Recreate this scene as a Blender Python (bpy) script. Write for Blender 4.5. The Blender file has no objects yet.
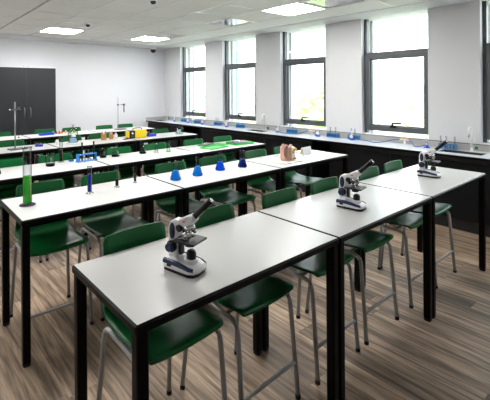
import bpy, bmesh, math, random
from mathutils import Vector, Matrix
R = math.radians
PI = math.pi
random.seed(4)
C = bpy.context.scene.collection
S = bpy.context.scene

# ------------------------------------------------------------------ camera
F_PX, CX, CY, YAW, ROLL, CAM_H = 385.9, 200.56, 89.76, 0.6742, 0.0067, 1.64
cam_d = bpy.data.cameras.new('camera')
cam_d.sensor_fit = 'HORIZONTAL'; cam_d.sensor_width = 36.0
cam_d.lens = F_PX / 490 * 36.0
cam_d.shift_x = (245 - CX) / 490
cam_d.shift_y = -(200 - CY) / 490
cam_d.clip_start = 0.05
cam = bpy.data.objects.new('camera', cam_d); C.objects.link(cam)
cam.matrix_world = (Matrix.Translation((0, 0, CAM_H)) @ Matrix.Rotation(-YAW, 4, 'Z')
                    @ Matrix.Rotation(PI / 2, 4, 'X') @ Matrix.Rotation(-ROLL, 4, 'Z'))
S.camera = cam

# ------------------------------------------------------------------ world, exposure
S.view_settings.view_transform = 'Standard'
S.view_settings.look = 'None'
S.view_settings.gamma = 1.0
S.view_settings.use_curve_mapping = False
S.view_settings.exposure = 0.78
W = bpy.data.worlds.new('overcast_sky'); S.world = W; W.use_nodes = True
nt = W.node_tree
bg = nt.nodes['Background']
tc = nt.nodes.new('ShaderNodeTexCoord'); sep = nt.nodes.new('ShaderNodeSeparateXYZ')
rmp = nt.nodes.new('ShaderNodeValToRGB')
nt.links.new(tc.outputs['Generated'], sep.inputs[0])
nt.links.new(sep.outputs['Z'], rmp.inputs[0])
rmp.color_ramp.elements[0].position = 0.0; rmp.color_ramp.elements[0].color = (1.0, 1.0, 1.0, 1)
rmp.color_ramp.elements[1].position = 0.6; rmp.color_ramp.elements[1].color = (0.80, 0.90, 1.0, 1)
nt.links.new(rmp.outputs[0], bg.inputs[0])
SKY = 4.6
PANEL = 22.0
bg.inputs[1].default_value = SKY

# ------------------------------------------------------------------ materials
def mat(name, col, rough=0.5, metal=0.0, spec=0.5, noise=0.0, nscale=8.0, bump=0.0, bscale=200.0, emit=None, coat=0.0):
    m = bpy.data.materials.new(name); m.use_nodes = True
    t = m.node_tree; b = t.nodes['Principled BSDF']
    b.inputs['Base Color'].default_value = (*col, 1)
    b.inputs['Roughness'].default_value = rough
    b.inputs['Metallic'].default_value = metal
    b.inputs['Specular IOR Level'].default_value = spec
    if coat: b.inputs['Coat Weight'].default_value = coat; b.inputs['Coat Roughness'].default_value = 0.15
    if emit:
        b.inputs['Emission Color'].default_value = (*emit[0], 1); b.inputs['Emission Strength'].default_value = emit[1]
    if noise or bump:
        co = t.nodes.new('ShaderNodeTexCoord')
    if noise:
        n = t.nodes.new('ShaderNodeTexNoise'); n.inputs['Scale'].default_value = nscale; n.inputs['Detail'].default_value = 4
        mx = t.nodes.new('ShaderNodeMix'); mx.data_type = 'RGBA'
        mx.inputs[6].default_value = (*[max(0, c * (1 - noise)) for c in col], 1)
        mx.inputs[7].default_value = (*[min(1, c * (1 + noise)) for c in col], 1)
        t.links.new(co.outputs['Object'], n.inputs['Vector'])
        t.links.new(n.outputs[0], mx.inputs[0]); t.links.new(mx.outputs[2], b.inputs['Base Color'])
    if bump:
        n2 = t.nodes.new('ShaderNodeTexNoise'); n2.inputs['Scale'].default_value = bscale
        bp = t.nodes.new('ShaderNodeBump'); bp.inputs['Strength'].default_value = bump; bp.inputs['Distance'].default_value = 0.002
        t.links.new(co.outputs['Object'], n2.inputs['Vector'])
        t.links.new(n2.outputs[0], bp.inputs['Height']); t.links.new(bp.outputs[0], b.inputs['Normal'])
    return m

def glass_mat(name, tint=(0.96, 0.98, 0.98), gloss=0.12, rough=0.03):
    m = bpy.data.materials.new(name); m.use_nodes = True; t = m.node_tree
    t.nodes.remove(t.nodes['Principled BSDF'])
    out = t.nodes['Material Output']
    tr = t.nodes.new('ShaderNodeBsdfTransparent'); tr.inputs[0].default_value = (*tint, 1)
    gl = t.nodes.new('ShaderNodeBsdfGlossy'); gl.inputs[0].default_value = (1, 1, 1, 1); gl.inputs['Roughness'].default_value = rough
    fr = t.nodes.new('ShaderNodeLayerWeight'); fr.inputs[0].default_value = 0.35
    mu = t.nodes.new('ShaderNodeMath'); mu.operation = 'MULTIPLY_ADD'; mu.inputs[1].default_value = 0.11; mu.inputs[2].default_value = gloss * 0.12
    mx = t.nodes.new('ShaderNodeMixShader')
    pw = t.nodes.new('ShaderNodeMath'); pw.operation = 'POWER'; pw.inputs[1].default_value = 1.3
    cm = t.nodes.new('ShaderNodeMix'); cm.data_type = 'RGBA'; cm.inputs[6].default_value = (*tint, 1); cm.inputs[7].default_value = (.06, .08, .09, 1)
    t.links.new(fr.outputs['Facing'], pw.inputs[0]); t.links.new(pw.outputs[0], cm.inputs[0]); t.links.new(cm.outputs[2], tr.inputs[0])
    t.links.new(fr.outputs['Facing'], mu.inputs[0]); t.links.new(mu.outputs[0], mx.inputs[0])
    t.links.new(tr.outputs[0], mx.inputs[1]); t.links.new(gl.outputs[0], mx.inputs[2])
    t.links.new(mx.outputs[0], out.inputs[0])
    return m

def pane_mat(name):
    m = bpy.data.materials.new(name); m.use_nodes = True; t = m.node_tree
    t.nodes.remove(t.nodes['Principled BSDF'])
    out = t.nodes['Material Output']
    tr = t.nodes.new('ShaderNodeBsdfTransparent'); tr.inputs[0].default_value = (0.95, 0.98, 0.97, 1)
    gl = t.nodes.new('ShaderNodeBsdfGlossy'); gl.inputs['Roughness'].default_value = 0.0
    mx = t.nodes.new('ShaderNodeMixShader'); mx.inputs[0].default_value = 0.06
    t.links.new(tr.outputs[0], mx.inputs[1]); t.links.new(gl.outputs[0], mx.inputs[2]); t.links.new(mx.outputs[0], out.inputs[0])
    return m

def liquid_mat(name, col, glow=0.5):
    # coloured liquid: light passes through it and scatters inside
    m = bpy.data.materials.new(name); m.use_nodes = True; t = m.node_tree
    b = t.nodes['Principled BSDF']; out = t.nodes['Material Output']
    b.inputs['Base Color'].default_value = (*col, 1); b.inputs['Roughness'].default_value = 0.08
    tl = t.nodes.new('ShaderNodeBsdfTranslucent'); tl.inputs[0].default_value = (*col, 1)
    mx = t.nodes.new('ShaderNodeMixShader'); mx.inputs[0].default_value = glow
    t.links.new(b.outputs[0], mx.inputs[1]); t.links.new(tl.outputs[0], mx.inputs[2]); t.links.new(mx.outputs[0], out.inputs[0])
    return m

def plank_mat(name, island=False):
    m = bpy.data.materials.new(name); m.use_nodes = True; t = m.node_tree; b = t.nodes['Principled BSDF']
    N = t.nodes.new; L = t.links.new
    co = N('ShaderNodeTexCoord'); rnd_out = None
    if island:
        g = N('ShaderNodeNewGeometry'); rnd_out = g.outputs['Random Per Island']
    else:
        o = N('ShaderNodeObjectInfo'); rnd_out = o.outputs['Random']
    off = N('ShaderNodeMath'); off.operation = 'MULTIPLY'; off.inputs[1].default_value = 37.0; L(rnd_out, off.inputs[0])
    cmb = N('ShaderNodeCombineXYZ'); L(off.outputs[0], cmb.inputs[0]); L(off.outputs[0], cmb.inputs[1]); L(off.outputs[0], cmb.inputs[2])
    add = N('ShaderNodeVectorMath'); add.operation = 'ADD'; L(co.outputs['Object'], add.inputs[0]); L(cmb.outputs[0], add.inputs[1])
    mp = N('ShaderNodeMapping'); mp.inputs['Scale'].default_value = (1.0, 0.07, 1.0); L(add.outputs[0], mp.inputs[0])
    # cathedral figure: distorted rings stretched along the plank
    wv = N('ShaderNodeTexWave'); wv.wave_type = 'BANDS'; wv.bands_direction = 'X'
    wv.inputs['Scale'].default_value = 4.0; wv.inputs['Distortion'].default_value = 16.0
    wv.inputs['Detail'].default_value = 3.0; wv.inputs['Detail Scale'].default_value = 1.1
    L(mp.outputs[0], wv.inputs['Vector'])
    n1 = N('ShaderNodeTexNoise'); n1.inputs['Scale'].default_value = 60.0; n1.inputs['Detail'].default_value = 5; L(mp.outputs[0], n1.inputs['Vector'])
    n2 = N('ShaderNodeTexNoise'); n2.inputs['Scale'].default_value = 9.0; n2.inputs['Detail'].default_value = 3; L(mp.outputs[0], n2.inputs['Vector'])
    r1 = N('ShaderNodeValToRGB'); L(n2.outputs[0], r1.inputs[0])
    e = r1.color_ramp.elements
    e[0].position = 0.34; e[0].color = (0.175, 0.128, 0.093, 1)
    e[1].position = 0.68; e[1].color = (0.44, 0.328, 0.235, 1)
    r2 = N('ShaderNodeValToRGB'); L(wv.outputs[0], r2.inputs[0])
    r2.color_ramp.elements[0].position = 0.0; r2.color_ramp.elements[0].color = (0.52, 0.50, 0.49, 1)
    r2.color_ramp.elements[1].position = 0.45; r2.color_ramp.elements[1].color = (1, 1, 1, 1)
    m1 = N('ShaderNodeMix'); m1.data_type = 'RGBA'; m1.blend_type = 'MULTIPLY'; m1.inputs[0].default_value = 0.8
    L(r1.outputs[0], m1.inputs[6]); L(r2.outputs[0], m1.inputs[7])
    r3 = N('ShaderNodeValToRGB'); L(n1.outputs[0], r3.inputs[0])
    r3.color_ramp.elements[0].position = 0.35; r3.color_ramp.elements[0].color = (0.42, 0.41, 0.40, 1)
    r3.color_ramp.elements[1].position = 0.56; r3.color_ramp.elements[1].color = (1.15, 1.15, 1.15, 1)
    m2 = N('ShaderNodeMix'); m2.data_type = 'RGBA'; m2.blend_type = 'MULTIPLY'; m2.inputs[0].default_value = 0.75
    L(m1.outputs[2], m2.inputs[6]); L(r3.outputs[0], m2.inputs[7])
    r4 = N('ShaderNodeValToRGB'); L(rnd_out, r4.inputs[0])
    r4.color_ramp.elements[0].color = (0.70, 0.69, 0.68, 1); r4.color_ramp.elements[1].color = (1.2, 1.19, 1.18, 1)
    m3 = N('ShaderNodeMix'); m3.data_type = 'RGBA'; m3.blend_type = 'MULTIPLY'; m3.inputs[0].default_value = 1
    L(m2.outputs[2], m3.inputs[6]); L(r4.outputs[0], m3.inputs[7])
    L(m3.outputs[2], b.inputs['Base Color'])
    b.inputs['Roughness'].default_value = 0.5; b.inputs['Specular IOR Level'].default_value = 0.3
    bp = N('ShaderNodeBump'); bp.inputs['Strength'].default_value = 0.15; bp.inputs['Distance'].default_value = 0.001
    L(n1.outputs[0], bp.inputs['Height']); L(bp.outputs[0], b.inputs['Normal'])
    return m

M = dict(
    wall=mat('wall_paint', (0.73, 0.735, 0.775), 0.85, noise=0.015, nscale=3),
    pier=mat('pier_paint', (0.68, 0.685, 0.70), 0.85, noise=0.015, nscale=3),
    reveal=mat('reveal_paint', (0.80, 0.82, 0.88), 0.7),
    tile=mat('ceiling_tile', (0.70, 0.70, 0.69), 0.9, bump=0.5, bscale=260, noise=0.03, nscale=60),
    tbar=mat('ceiling_bar', (0.82, 0.82, 0.82), 0.22),
    tbar_dark=mat('ceiling_gap', (0.12, 0.12, 0.13), 0.7),
    margin=mat('ceiling_margin', (0.56, 0.56, 0.58), 0.8),
    lamp=mat('led_diffuser', (1, 1, 1), 0.5, emit=((1.0, 0.99, 0.96), PANEL)),
    gloss_panel=mat('glossy_panel', (0.55, 0.56, 0.60), 0.12, metal=0.55, spec=0.8),
    laminate=mat('white_laminate', (0.585, 0.585, 0.58), 0.30, spec=0.4, noise=0.01, nscale=20),
    worktop=mat('worktop_laminate', (0.60, 0.61, 0.64), 0.25, spec=0.5),
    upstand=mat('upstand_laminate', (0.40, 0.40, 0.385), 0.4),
    shade_line=mat('grey_shade_line', (0.12, 0.12, 0.13), 0.6),
    edge=mat('black_edge', (0.003, 0.003, 0.0035), 0.45, spec=0.15),
    leg=mat('black_steel', (0.002, 0.002, 0.0025), 0.42, spec=0.12),
    foot=mat('black_rubber', (0.006, 0.006, 0.006), 0.8),
    green=mat('green_polypropylene', (0.0003, 0.092, 0.020), 0.34, spec=0.28, bump=0.15, bscale=500),
    tube=mat('grey_painted_tube', (0.36, 0.36, 0.365), 0.38, metal=0.15),
    char=mat('charcoal_laminate', (0.0045, 0.005, 0.006), 0.55, spec=0.18, noise=0.05, nscale=4),
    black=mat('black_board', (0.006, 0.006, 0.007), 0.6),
    cup=mat('cupboard_laminate', (0.011, 0.013, 0.016), 0.45, noise=0.04, nscale=3),
    alu=mat('window_grey', (0.085, 0.092, 0.10), 0.45, metal=0.2),
    blackpl=mat('black_plastic', (0.004, 0.004, 0.005), 0.38, spec=0.35),
    chrome=mat('chrome', (0.65, 0.66, 0.67), 0.18, metal=1.0),
    steel=mat('stand_steel', (0.30, 0.31, 0.32), 0.3, metal=0.9),
    iron=mat('grey_iron', (0.10, 0.10, 0.11), 0.45, metal=0.3),
    white=mat('white_plastic', (0.80, 0.80, 0.82), 0.35),
    scope=mat('microscope_white', (0.82, 0.82, 0.85), 0.28, coat=0.3),
    navy=mat('microscope_blue', (0.006, 0.020, 0.080), 0.35),
    red=mat('red_plastic', (0.70, 0.03, 0.03), 0.4),
    blue=mat('blue_plastic', (0.02, 0.22, 0.62), 0.4),
    dblue=mat('deep_blue_plastic', (0.01, 0.05, 0.55), 0.4),
    rackblue=mat('rack_blue', (0.04, 0.22, 0.50), 0.45),
    hose=mat('blue_hose', (0.03, 0.09, 0.26), 0.5),
    yellow=mat('yellow_plastic', (0.85, 0.62, 0.0), 0.45),
    ochre=mat('ochre_plastic', (0.85, 0.45, 0.02), 0.45),
    limeg=mat('bright_green_plastic', (0.01, 0.42, 0.03), 0.4),
    limes=mat('green_sheet', (0.08, 0.48, 0.12), 0.35),
    wood=mat('brown_wood', (0.42, 0.20, 0.065), 0.6, noise=0.2, nscale=30),
    flesh=mat('flesh_plaster', (0.56, 0.32, 0.26), 0.55, noise=0.12, nscale=20),
    cream=mat('cream_board', (0.80, 0.77, 0.68), 0.5),
    skin_yellow=mat('pale_yellow_plaster', (0.80, 0.62, 0.25), 0.5),
    pink=mat('pink_plaster', (0.80, 0.38, 0.32), 0.5),
    palegreen=mat('pale_green', (0.35, 0.65, 0.5), 0.5),
    greenv=mat('green_valve', (0.0, 0.16, 0.05), 0.4),
    glass=glass_mat('clear_glass', (.84, .88, .89)), pane=pane_mat('window_glass'),
    lblue=liquid_mat('light_blue_liquid', (0.02, 0.48, 1.0), .6), mblue=liquid_mat('mid_blue_liquid', (0.01, 0.22, 1.0), .6),
    nblue=liquid_mat('navy_liquid', (0.01, 0.03, 0.33)), lgreen=liquid_mat('green_liquid', (0.004, 0.60, 0.004), 0.6),
    pgreen=liquid_mat('pale_green_liquid', (0.35, 0.85, 0.25)), dark=mat('dark_liquid', (0.002, 0.001, 0.002), 0.5, spec=0.05),
    dblue_l=liquid_mat('deep_blue_liquid', (0.003, 0.05, 0.50)),
    cyan=liquid_mat('cyan_liquid', (0.02, 0.35, 0.75)), redl=liquid_mat('red_liquid', (0.6, 0.01, 0.01)),
    ink=mat('orange_print', (0.55, 0.25, 0.08), 0.5), inkw=mat('white_print', (0.85, 0.85, 0.85), 0.5),
    plank=plank_mat('floor_plank'), plank_far=plank_mat('floor_plank_joined', True),
    grout=mat('plank_joint', (0.035, 0.026, 0.02), 0.8),
    brick=mat('outside_render', (0.75, 0.76, 0.78), 0.9), outer_blue=mat('outside_blue', (0.16, 0.42, 0.80), 0.5),
    grass=mat('grass', (0.55, 0.56, 0.40), 0.95, noise=0.3, nscale=0.6),
    leaf=mat('leaves', (0.46, 0.54, 0.28), 0.9, noise=0.35, nscale=2.5), leafy=mat('yellow_leaves', (0.70, 0.68, 0.52), 0.9, noise=0.3, nscale=2.5),
    bark=mat('bark', (0.16, 0.11, 0.07), 0.9, noise=0.3, nscale=15),
)

# ------------------------------------------------------------------ mesh builder
class MB:
    def __init__(s): s.v = []; s.f = []; s.sm = []
    def add(s, vs, fs, smooth=False):
        o = len(s.v); s.v += [tuple(v) for v in vs]; s.f += [tuple(i + o for i in f) for f in fs]; s.sm += [smooth] * len(fs); return s
    def box(s, x0, x1, y0, y1, z0, z1, mtx=None):
        vs = [Vector((x, y, z)) for z in (z0, z1) for y in (y0, y1) for x in (x0, x1)]
        if mtx: vs = [mtx @ v for v in vs]
        return s.add(vs, [(0, 2, 3, 1), (4, 5, 7, 6), (0, 1, 5, 4), (2, 6, 7, 3), (0, 4, 6, 2), (1, 3, 7, 5)])
    def lathe(s, prof, n=16, at=(0, 0, 0), mtx=None, smooth=True):
        vs = []; fs = []
        for r, z in prof:
            for k in range(n):
                a = 2 * PI * k / n; vs.append(Vector((r * math.cos(a), r * math.sin(a), z)))
        for i in range(len(prof) - 1):
            for k in range(n):
                a, b = i * n + k, i * n + (k + 1) % n
                fs.append((a, b, b + n, a + n))
        if prof[0][0] > 1e-6: fs.append(tuple(reversed(range(n))))
        if prof[-1][0] > 1e-6: fs.append(tuple(range((len(prof) - 1) * n, len(prof) * n)))
        T = Matrix.Translation(at) @ mtx if mtx else Matrix.Translation(at)
        return s.add([T @ v for v in vs], fs, smooth)
    def cyl(s, p0, p1, r0, r1=None, n=12, smooth=True):
        p0 = Vector(p0); p1 = Vector(p1); r1 = r0 if r1 is None else r1; d = p1 - p0
        q = d.to_track_quat('Z', 'Y').to_matrix().to_4x4()
        return s.lathe([(r0, 0), (r1, d.length)], n, p0, q, smooth)
    def tube(s, pts, r, n=8):
        pts = [Vector(p) for p in pts]; vs = []; fs = []; up = None
        for i, p in enumerate(pts):
            t = (pts[min(i + 1, len(pts) - 1)] - pts[max(i - 1, 0)]).normalized()
            if up is None:
                up = Vector((0, 0, 1)) if abs(t.z) < 0.9 else Vector((1, 0, 0))
            a = (up - t * up.dot(t)).normalized(); b = t.cross(a); up = a
            rr = r[i] if isinstance(r, (list, tuple)) else r
            for k in range(n):
                w = 2 * PI * k / n; vs.append(p + a * rr * math.cos(w) + b * rr * math.sin(w))
        for i in range(len(pts) - 1):
            for k in range(n):
                x, y = i * n + k, i * n + (k + 1) % n
                fs.append((x, y, y + n, x + n))
        fs.append(tuple(reversed(range(n)))); fs.append(tuple(range((len(pts) - 1) * n, len(pts) * n)))
        return s.add(vs, fs, True)
    def prism(s, out, z0, z1, mtx=None, scale1=1.0, smooth=False):
        n = len(out); cx = sum(p[0] for p in out) / n; cy = sum(p[1] for p in out) / n
        vs = [Vector((x, y, z0)) for x, y in out] + [Vector((cx + (x - cx) * scale1, cy + (y - cy) * scale1, z1)) for x, y in out]
        if mtx: vs = [mtx @ v for v in vs]
        fs = [tuple(reversed(range(n))), tuple(range(n, 2 * n))] + [(i, (i + 1) % n, n + (i + 1) % n, n + i) for i in range(n)]
        return s.add(vs, fs, smooth)
    def build(s, name, m, parent=None, bevel=0, solid=0, sub=0, seg=2, autosmooth=True):
        me = bpy.data.meshes.new(name); me.from_pydata(s.v, [], s.f); me.materials.append(m)
        bm = bmesh.new(); bm.from_mesh(me); bmesh.ops.recalc_face_normals(bm, faces=bm.faces); bm.to_mesh(me); bm.free()
        for p, q in zip(me.polygons, s.sm): p.use_smooth = q
        me.update()
        o = bpy.data.objects.new(name, me); C.objects.link(o)
        if parent: o.parent = parent
        if solid:
            d = o.modifiers.new('thickness', 'SOLIDIFY'); d.thickness = abs(solid); d.offset = -1 if solid > 0 else 1
        if bevel:
            d = o.modifiers.new('bevel', 'BEVEL'); d.width = bevel; d.segments = seg; d.limit_method = 'ANGLE'; d.angle_limit = R(40)
        if sub:
            d = o.modifiers.new('sub', 'SUBSURF'); d.levels = sub; d.render_levels = sub
        return o

def tag(o, label=None, cat=None, group=None, kind=None):
    if label: o['label'] = label
    if cat: o['category'] = cat
    if group: o['group'] = group
    if kind: o['kind'] = kind
    return o
def empty(name, loc=(0, 0, 0), rz=0, label=None, cat=None, group=None, kind=None):
    o = bpy.data.objects.new(name, None); C.objects.link(o); o.location = loc; o.rotation_euler = (0, 0, rz)
    o.empty_display_size = 0.05
    return tag(o, label, cat, group, kind)
def copy_tree(o, parent=None):
    c = o.copy(); C.objects.link(c)
    if parent: c.parent = parent
    for ch in list(o.children): copy_tree(ch, c)
    return c
def rrect(w, d, r, n=4):
    out = []
    for cx, cy, a0 in ((w / 2 - r, d / 2 - r, 0), (-w / 2 + r, d / 2 - r, 90), (-w / 2 + r, -d / 2 + r, 180), (w / 2 - r, -d / 2 + r, 270)):
        for k in range(n + 1):
            a = R(a0 + 90 * k / n); out.append((cx + r * math.cos(a), cy + r * math.sin(a)))
    return out

# ------------------------------------------------------------------ the room
RX0, RX1, RY0, RY1, RZ = -3.0, 5.631, -3.2, 8.6, 2.713
OPEN = [(6.87, 7.865), (5.29, 6.285), (3.71, 4.675), (2.14, 3.09), (0.565, 1.556)]
XO = 6.02     # outside face of the window wall
SILL = 0.963

fl = empty('floor', kind='structure'); FZ = -0.02; fl.location = (0, 0, FZ)
PW, PL = 0.178, 1.20
MB().box(RX0, XO, RY0, RY1, -0.05, -0.0035).build('underlay', M['grout'], fl)
proto = None; far = MB()
ix = 0; x = RX0
while x < RX1 - 0.005:
    y = RY0 - random.random() * PL
    x1 = min(x + PW, RX1)
    while y < RY1:
        ya, yb = max(y, RY0), min(y + PL, RY1)
        full = (x1 - x > PW - 0.001) and yb - ya > PL - 0.001
        inview = -0.3 < (x + x1) / 2 < 5.15 and 0.3 < (ya + yb) / 2 < 4.6
        if inview and full:
            if proto is None:
                proto = MB().box(-PW / 2 + .0007, PW / 2 - .0007, -PL / 2 + .0007, PL / 2 - .0007, -0.004, 0).build('plank', M['plank'], fl); o = proto
            else:
                o = proto.copy(); C.objects.link(o)
            o.location = ((x + x1) / 2, (ya + yb) / 2, random.uniform(-0.0004, 0))
        elif yb - ya > 0.01:
            far.box(x + .0007, x1 - .0007, ya + .0007, yb - .0007, -0.004, -0.0002)
        y += PL
    x += PW
o = far.build('plank', M['plank_far'], fl); o['kind'] = 'stuff'

MB().box(RX0, RX1 + .4, RY1, RY1 + 0.15, -.05, 2.95).build('wall_back', M['wall'])['kind'] = 'structure'
MB().box(RX0 - 0.15, RX0, RY0 - .15, RY1 + .15, -.05, 2.95).build('wall_left', M['wall'])['kind'] = 'structure'
MB().box(RX0, XO, RY0 - 0.15, RY0, -.05, 2.95).build('wall_front', M['wall'])['kind'] = 'structure'

# window wall: low wall, piers and outside skin
wr = empty('wall_right', kind='structure')
MB().box(RX1, XO - .11, RY0, RY1, -.05, SILL - 0.02).build('low_wall', M['pier'], wr)
edges = [RY1] + [e for a, b in OPEN for e in (b, a)] + [RY0]
for k in range(0, len(edges), 2):
    y1, y0 = edges[k], edges[k + 1]
    if y1 - y0 > 0.01:
        MB().box(RX1, 5.708, y0, y1, SILL - 0.02, 2.95).build('pier', M['pier'], wr)
        MB().box(5.708, XO - .11, y0 + (.0 if y0 < RY0 + .01 else 0.0), y1 - (0 if y1 > RY1 - .01 else .047), SILL - 0.02, 2.95).build('pier_core', M['pier'], wr)
        MB().box(XO - .11, XO, y0 - .035, y1 + .0, SILL - .1, 2.95).build('outside_pier', M['brick'], wr)
MB().box(XO - .11, XO, RY0, RY1, -0.3, SILL - 0.1).build('outside_wall', M['brick'], wr)

# windows
def window(n, y0, y1, bluetrim):
    w = empty('window_%d' % n, (0, 0, 0), kind='structure')
    XF, XB = 5.712, 5.785
    zt = RZ
    fr = MB()
    fr.box(XF, XB, y0 - .045, y0 + .002, SILL, zt); fr.box(XF, XB, y1 - .048, y1, SILL, zt)
    fr.box(XF, XB, y0 + .002, y1 - .048, zt - .002, zt + .05); fr.box(XF + .012, XB, y0 + .002, y1 - .048, 2.130, 2.190)
    fr.box(XF + .01, XB, y0 + .002, y1 - .048, 1.015, 1.075)
    fr.build('window_frame', M['alu'], w, bevel=.003)
    # opening casement, standing proud of the frame
    a, b, z0, z1 = y0 + .028, y1 - .05, 1.008, 2.140
    cs = MB(); t = .052
    X0, X1 = XF - .028, XF + .03
    cs.box(X0, X1, a, a + t, z0, z1); cs.box(X0, X1, b - t, b, z0, z1)
    cs.box(X0, X1, a + t, b - t, z1 - t, z1); cs.box(X0, X1, a + t, b - t, z0, z0 + .078)
    cs.build('casement', M['alu'], w, bevel=.003)
    ins = MB()
    for (p, q, r_, s_) in ((a + t, a + t + .012, z0 + .078, z1 - t), (b - t - .012, b - t, z0 + .078, z1 - t),
                           (a + t, b - t, z0 + .078, z0 + .09), (a + t, b - t, z1 - t - .012, z1 - t)):
        ins.box(XF + .005, XF + .03, p, q, r_, s_)
    ins.build('gasket', M['blackpl'], w)
    for (p, q, r_, s_) in ((y0 + .002, y1 - .048, 2.190, zt - .002), (a + t, b - t, z0 + .078, z1 - t), (y0 + .002, y1 - .048, SILL, 1.015)):
        MB().box(XF + .035, XF + .04, p, q, r_, s_).build('pane', M['pane'], w)
    # handle on the bottom rail
    hy = (y0 + y1) / 2 + .02; h = empty('window_handle', (0, 0, 0)); h.parent = w
    MB().box(X0 - .014, X0, hy - .045, hy + .045, z0 + .060, z0 + .096).build('handle_plate', M['blackpl'], h, bevel=.004)
    MB().tube([(X0 - .010, hy, z0 + .08), (X0 - .030, hy, z0 + .105), (X0 - .04, hy - .01, z0 + .130), (X0 - .04, hy - .13, z0 + .134)], [.014, .015, .013, .011]).build('handle_lever', M['blackpl'], h)
    # inside reveals and sill board
    rv = MB()
    rv.box(RX1 + .002, XF, y1 - .004, y1 + .0001, SILL, zt); rv.box(RX1 + .002, XF, y0 - .0001, y0 + .004, SILL, zt)
    rv.build('reveal', M['reveal'], w)
    MB().box(RX1 - .012, XF + .02, y0, y1, SILL - .02, SILL).build('sill', M['white'], w, bevel=.004)
    MB().box(XB, XO + .03, y0, y1, SILL - .06, SILL - .03).build('outside_sill', M['white'], w)
    tr = M['outer_blue'] if bluetrim else M['brick']  # outer strip is blue on the two far windows, pale on the rest
    o = MB(); o.box(XO - .03, XO + .03, y1 - .045, y1 - .033, SILL - .03, zt); o.build('outside_reveal', tr, w)
    MB().box(XO - .11, XO - .03, y1 - .045, y1 - .033, SILL - .03, zt).build('outside_reveal', M['white'], w)
    return w
for i, (a, b) in enumerate(OPEN): window(i + 1, a, b, i < 2)

# ceiling
GX, GY, GP = 1.462, 2.981, 0.6155
ce = empty('ceiling', kind='structure')
XM, YM = GX + 6 * GP, GY + 8 * GP
MB().box(RX0 - .1, XO, RY0 - .1, RY1 + .1, RZ + .06, RZ + .2).build('slab', M['black'], ce)
MB().box(XM + .012, XO, RY0, RY1, RZ - .004, RZ + .06).build('margin_board', M['margin'], ce)
MB().box(RX0, XM + .012, YM + .012, RY1, RZ - .004, RZ + .06).build('margin_board', M['margin'], ce)
LIT = {(1, 6), (4, 6), (4, 0), (1, 0), (-2, 6), (-2, 0), (-5, 6), (-5, 0), (4, -6)}  # rear panel is unseen, kept in to brighten the right floor and tables
OFFV = {(1, 0): 'lit ceiling panel out of frame above the left front', (-2, 6): 'lit ceiling panel out of frame left of the cupboard', (-2, 0): 'lit ceiling panel out of frame far left', (-5, 6): 'lit ceiling panel out of frame in the far left corner', (-5, 0): 'lit ceiling panel out of frame by the left wall', (1, -6): 'lit ceiling panel behind the camera', (4, -6): 'unseen lit ceiling panel behind the camera near the windows', (-2, -6): 'lit ceiling panel behind the camera to the left', (-5, -6): 'lit ceiling panel behind the camera in the left corner'}
GLOSS = {(4, 2), (4, -1), (4, 5)}
tp = None
i0 = math.floor((RX0 - GX) / GP) + 1; j0 = math.floor((RY0 - GY) / GP) + 1
for i in range(i0, 6):
    for j in range(j0, 8):
        if (i, j) in LIT or (i, j) in GLOSS: continue
        if tp is None:
            q = GP / 2 - .011
            tp = MB().box(-q, q, -q, q, 0, .012).build('ceiling_tile', M['tile'], ce); o = tp
        else:
            o = tp.copy(); C.objects.link(o)
        o.location = (GX + (i + .5) * GP, GY + (j + .5) * GP, RZ + random.uniform(.002, .0045))
for i in range(i0, 7):
    if i == 0:
        MB().box(GX - .010, GX + .010, GY + j0 * GP, YM, RZ + .014, RZ + .03).build('ceiling_bar', M['tbar_dark'], ce)
        MB().box(GX + .008, GX + .014, GY + j0 * GP, YM, RZ, RZ + .01).build('ceiling_bar', M['tbar'], ce)
    else:
        MB().box(GX + i * GP - .012, GX + i * GP + .012, GY + j0 * GP, YM, RZ, RZ + .005).build('ceiling_bar', M['tbar'], ce)
for j in range(j0, 9):
    MB().box(GX + i0 * GP, XM, GY + j * GP - .010, GY + j * GP + .010, RZ + .0005, RZ + .005).build('ceiling_bar', M['tbar'], ce)
LL = {(1, 6): 'bright square ceiling light panel nearest the black cupboard', (4, 6): 'bright square ceiling light panel nearest the room corner by the camera dome',
      (4, 0): 'large bright square ceiling light panel in front of the second window from right'}
for (i, j) in sorted(LIT):
    if GX + i * GP < RX0 - .1 or GY + j * GP < RY0: continue
    l = empty('ceiling_light', (GX + (i + .5) * GP, GY + (j + .5) * GP, RZ), 0, LL.get((i, j)) or OFFV[(i, j)], 'ceiling light', 'square led panels in the ceiling')
    q = GP / 2 - .012
    f = MB(); f.box(-q, q, -q, -q + .006, -.003, .02); f.box(-q, q, q - .006, q, -.003, .02); f.box(-q, -q + .006, -q, q, -.003, .02); f.box(q - .006, q, -q, q, -.003, .02)
    f.build('light_frame', M['tbar'], l)
    MB().box(-q + .006, q - .006, -q + .006, q - .006, -.002, .012).build('diffuser', M['lamp'], l)
GL = {(4, 2): 'glossy unlit ceiling panel reflecting a window, midway between two lit panels', (4, -1): 'glossy unlit ceiling panel at the top edge beside the large lit panel',
      (4, 5): 'pale unlit ceiling panel in a thin frame beside the lit panel near the corner'}
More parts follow.
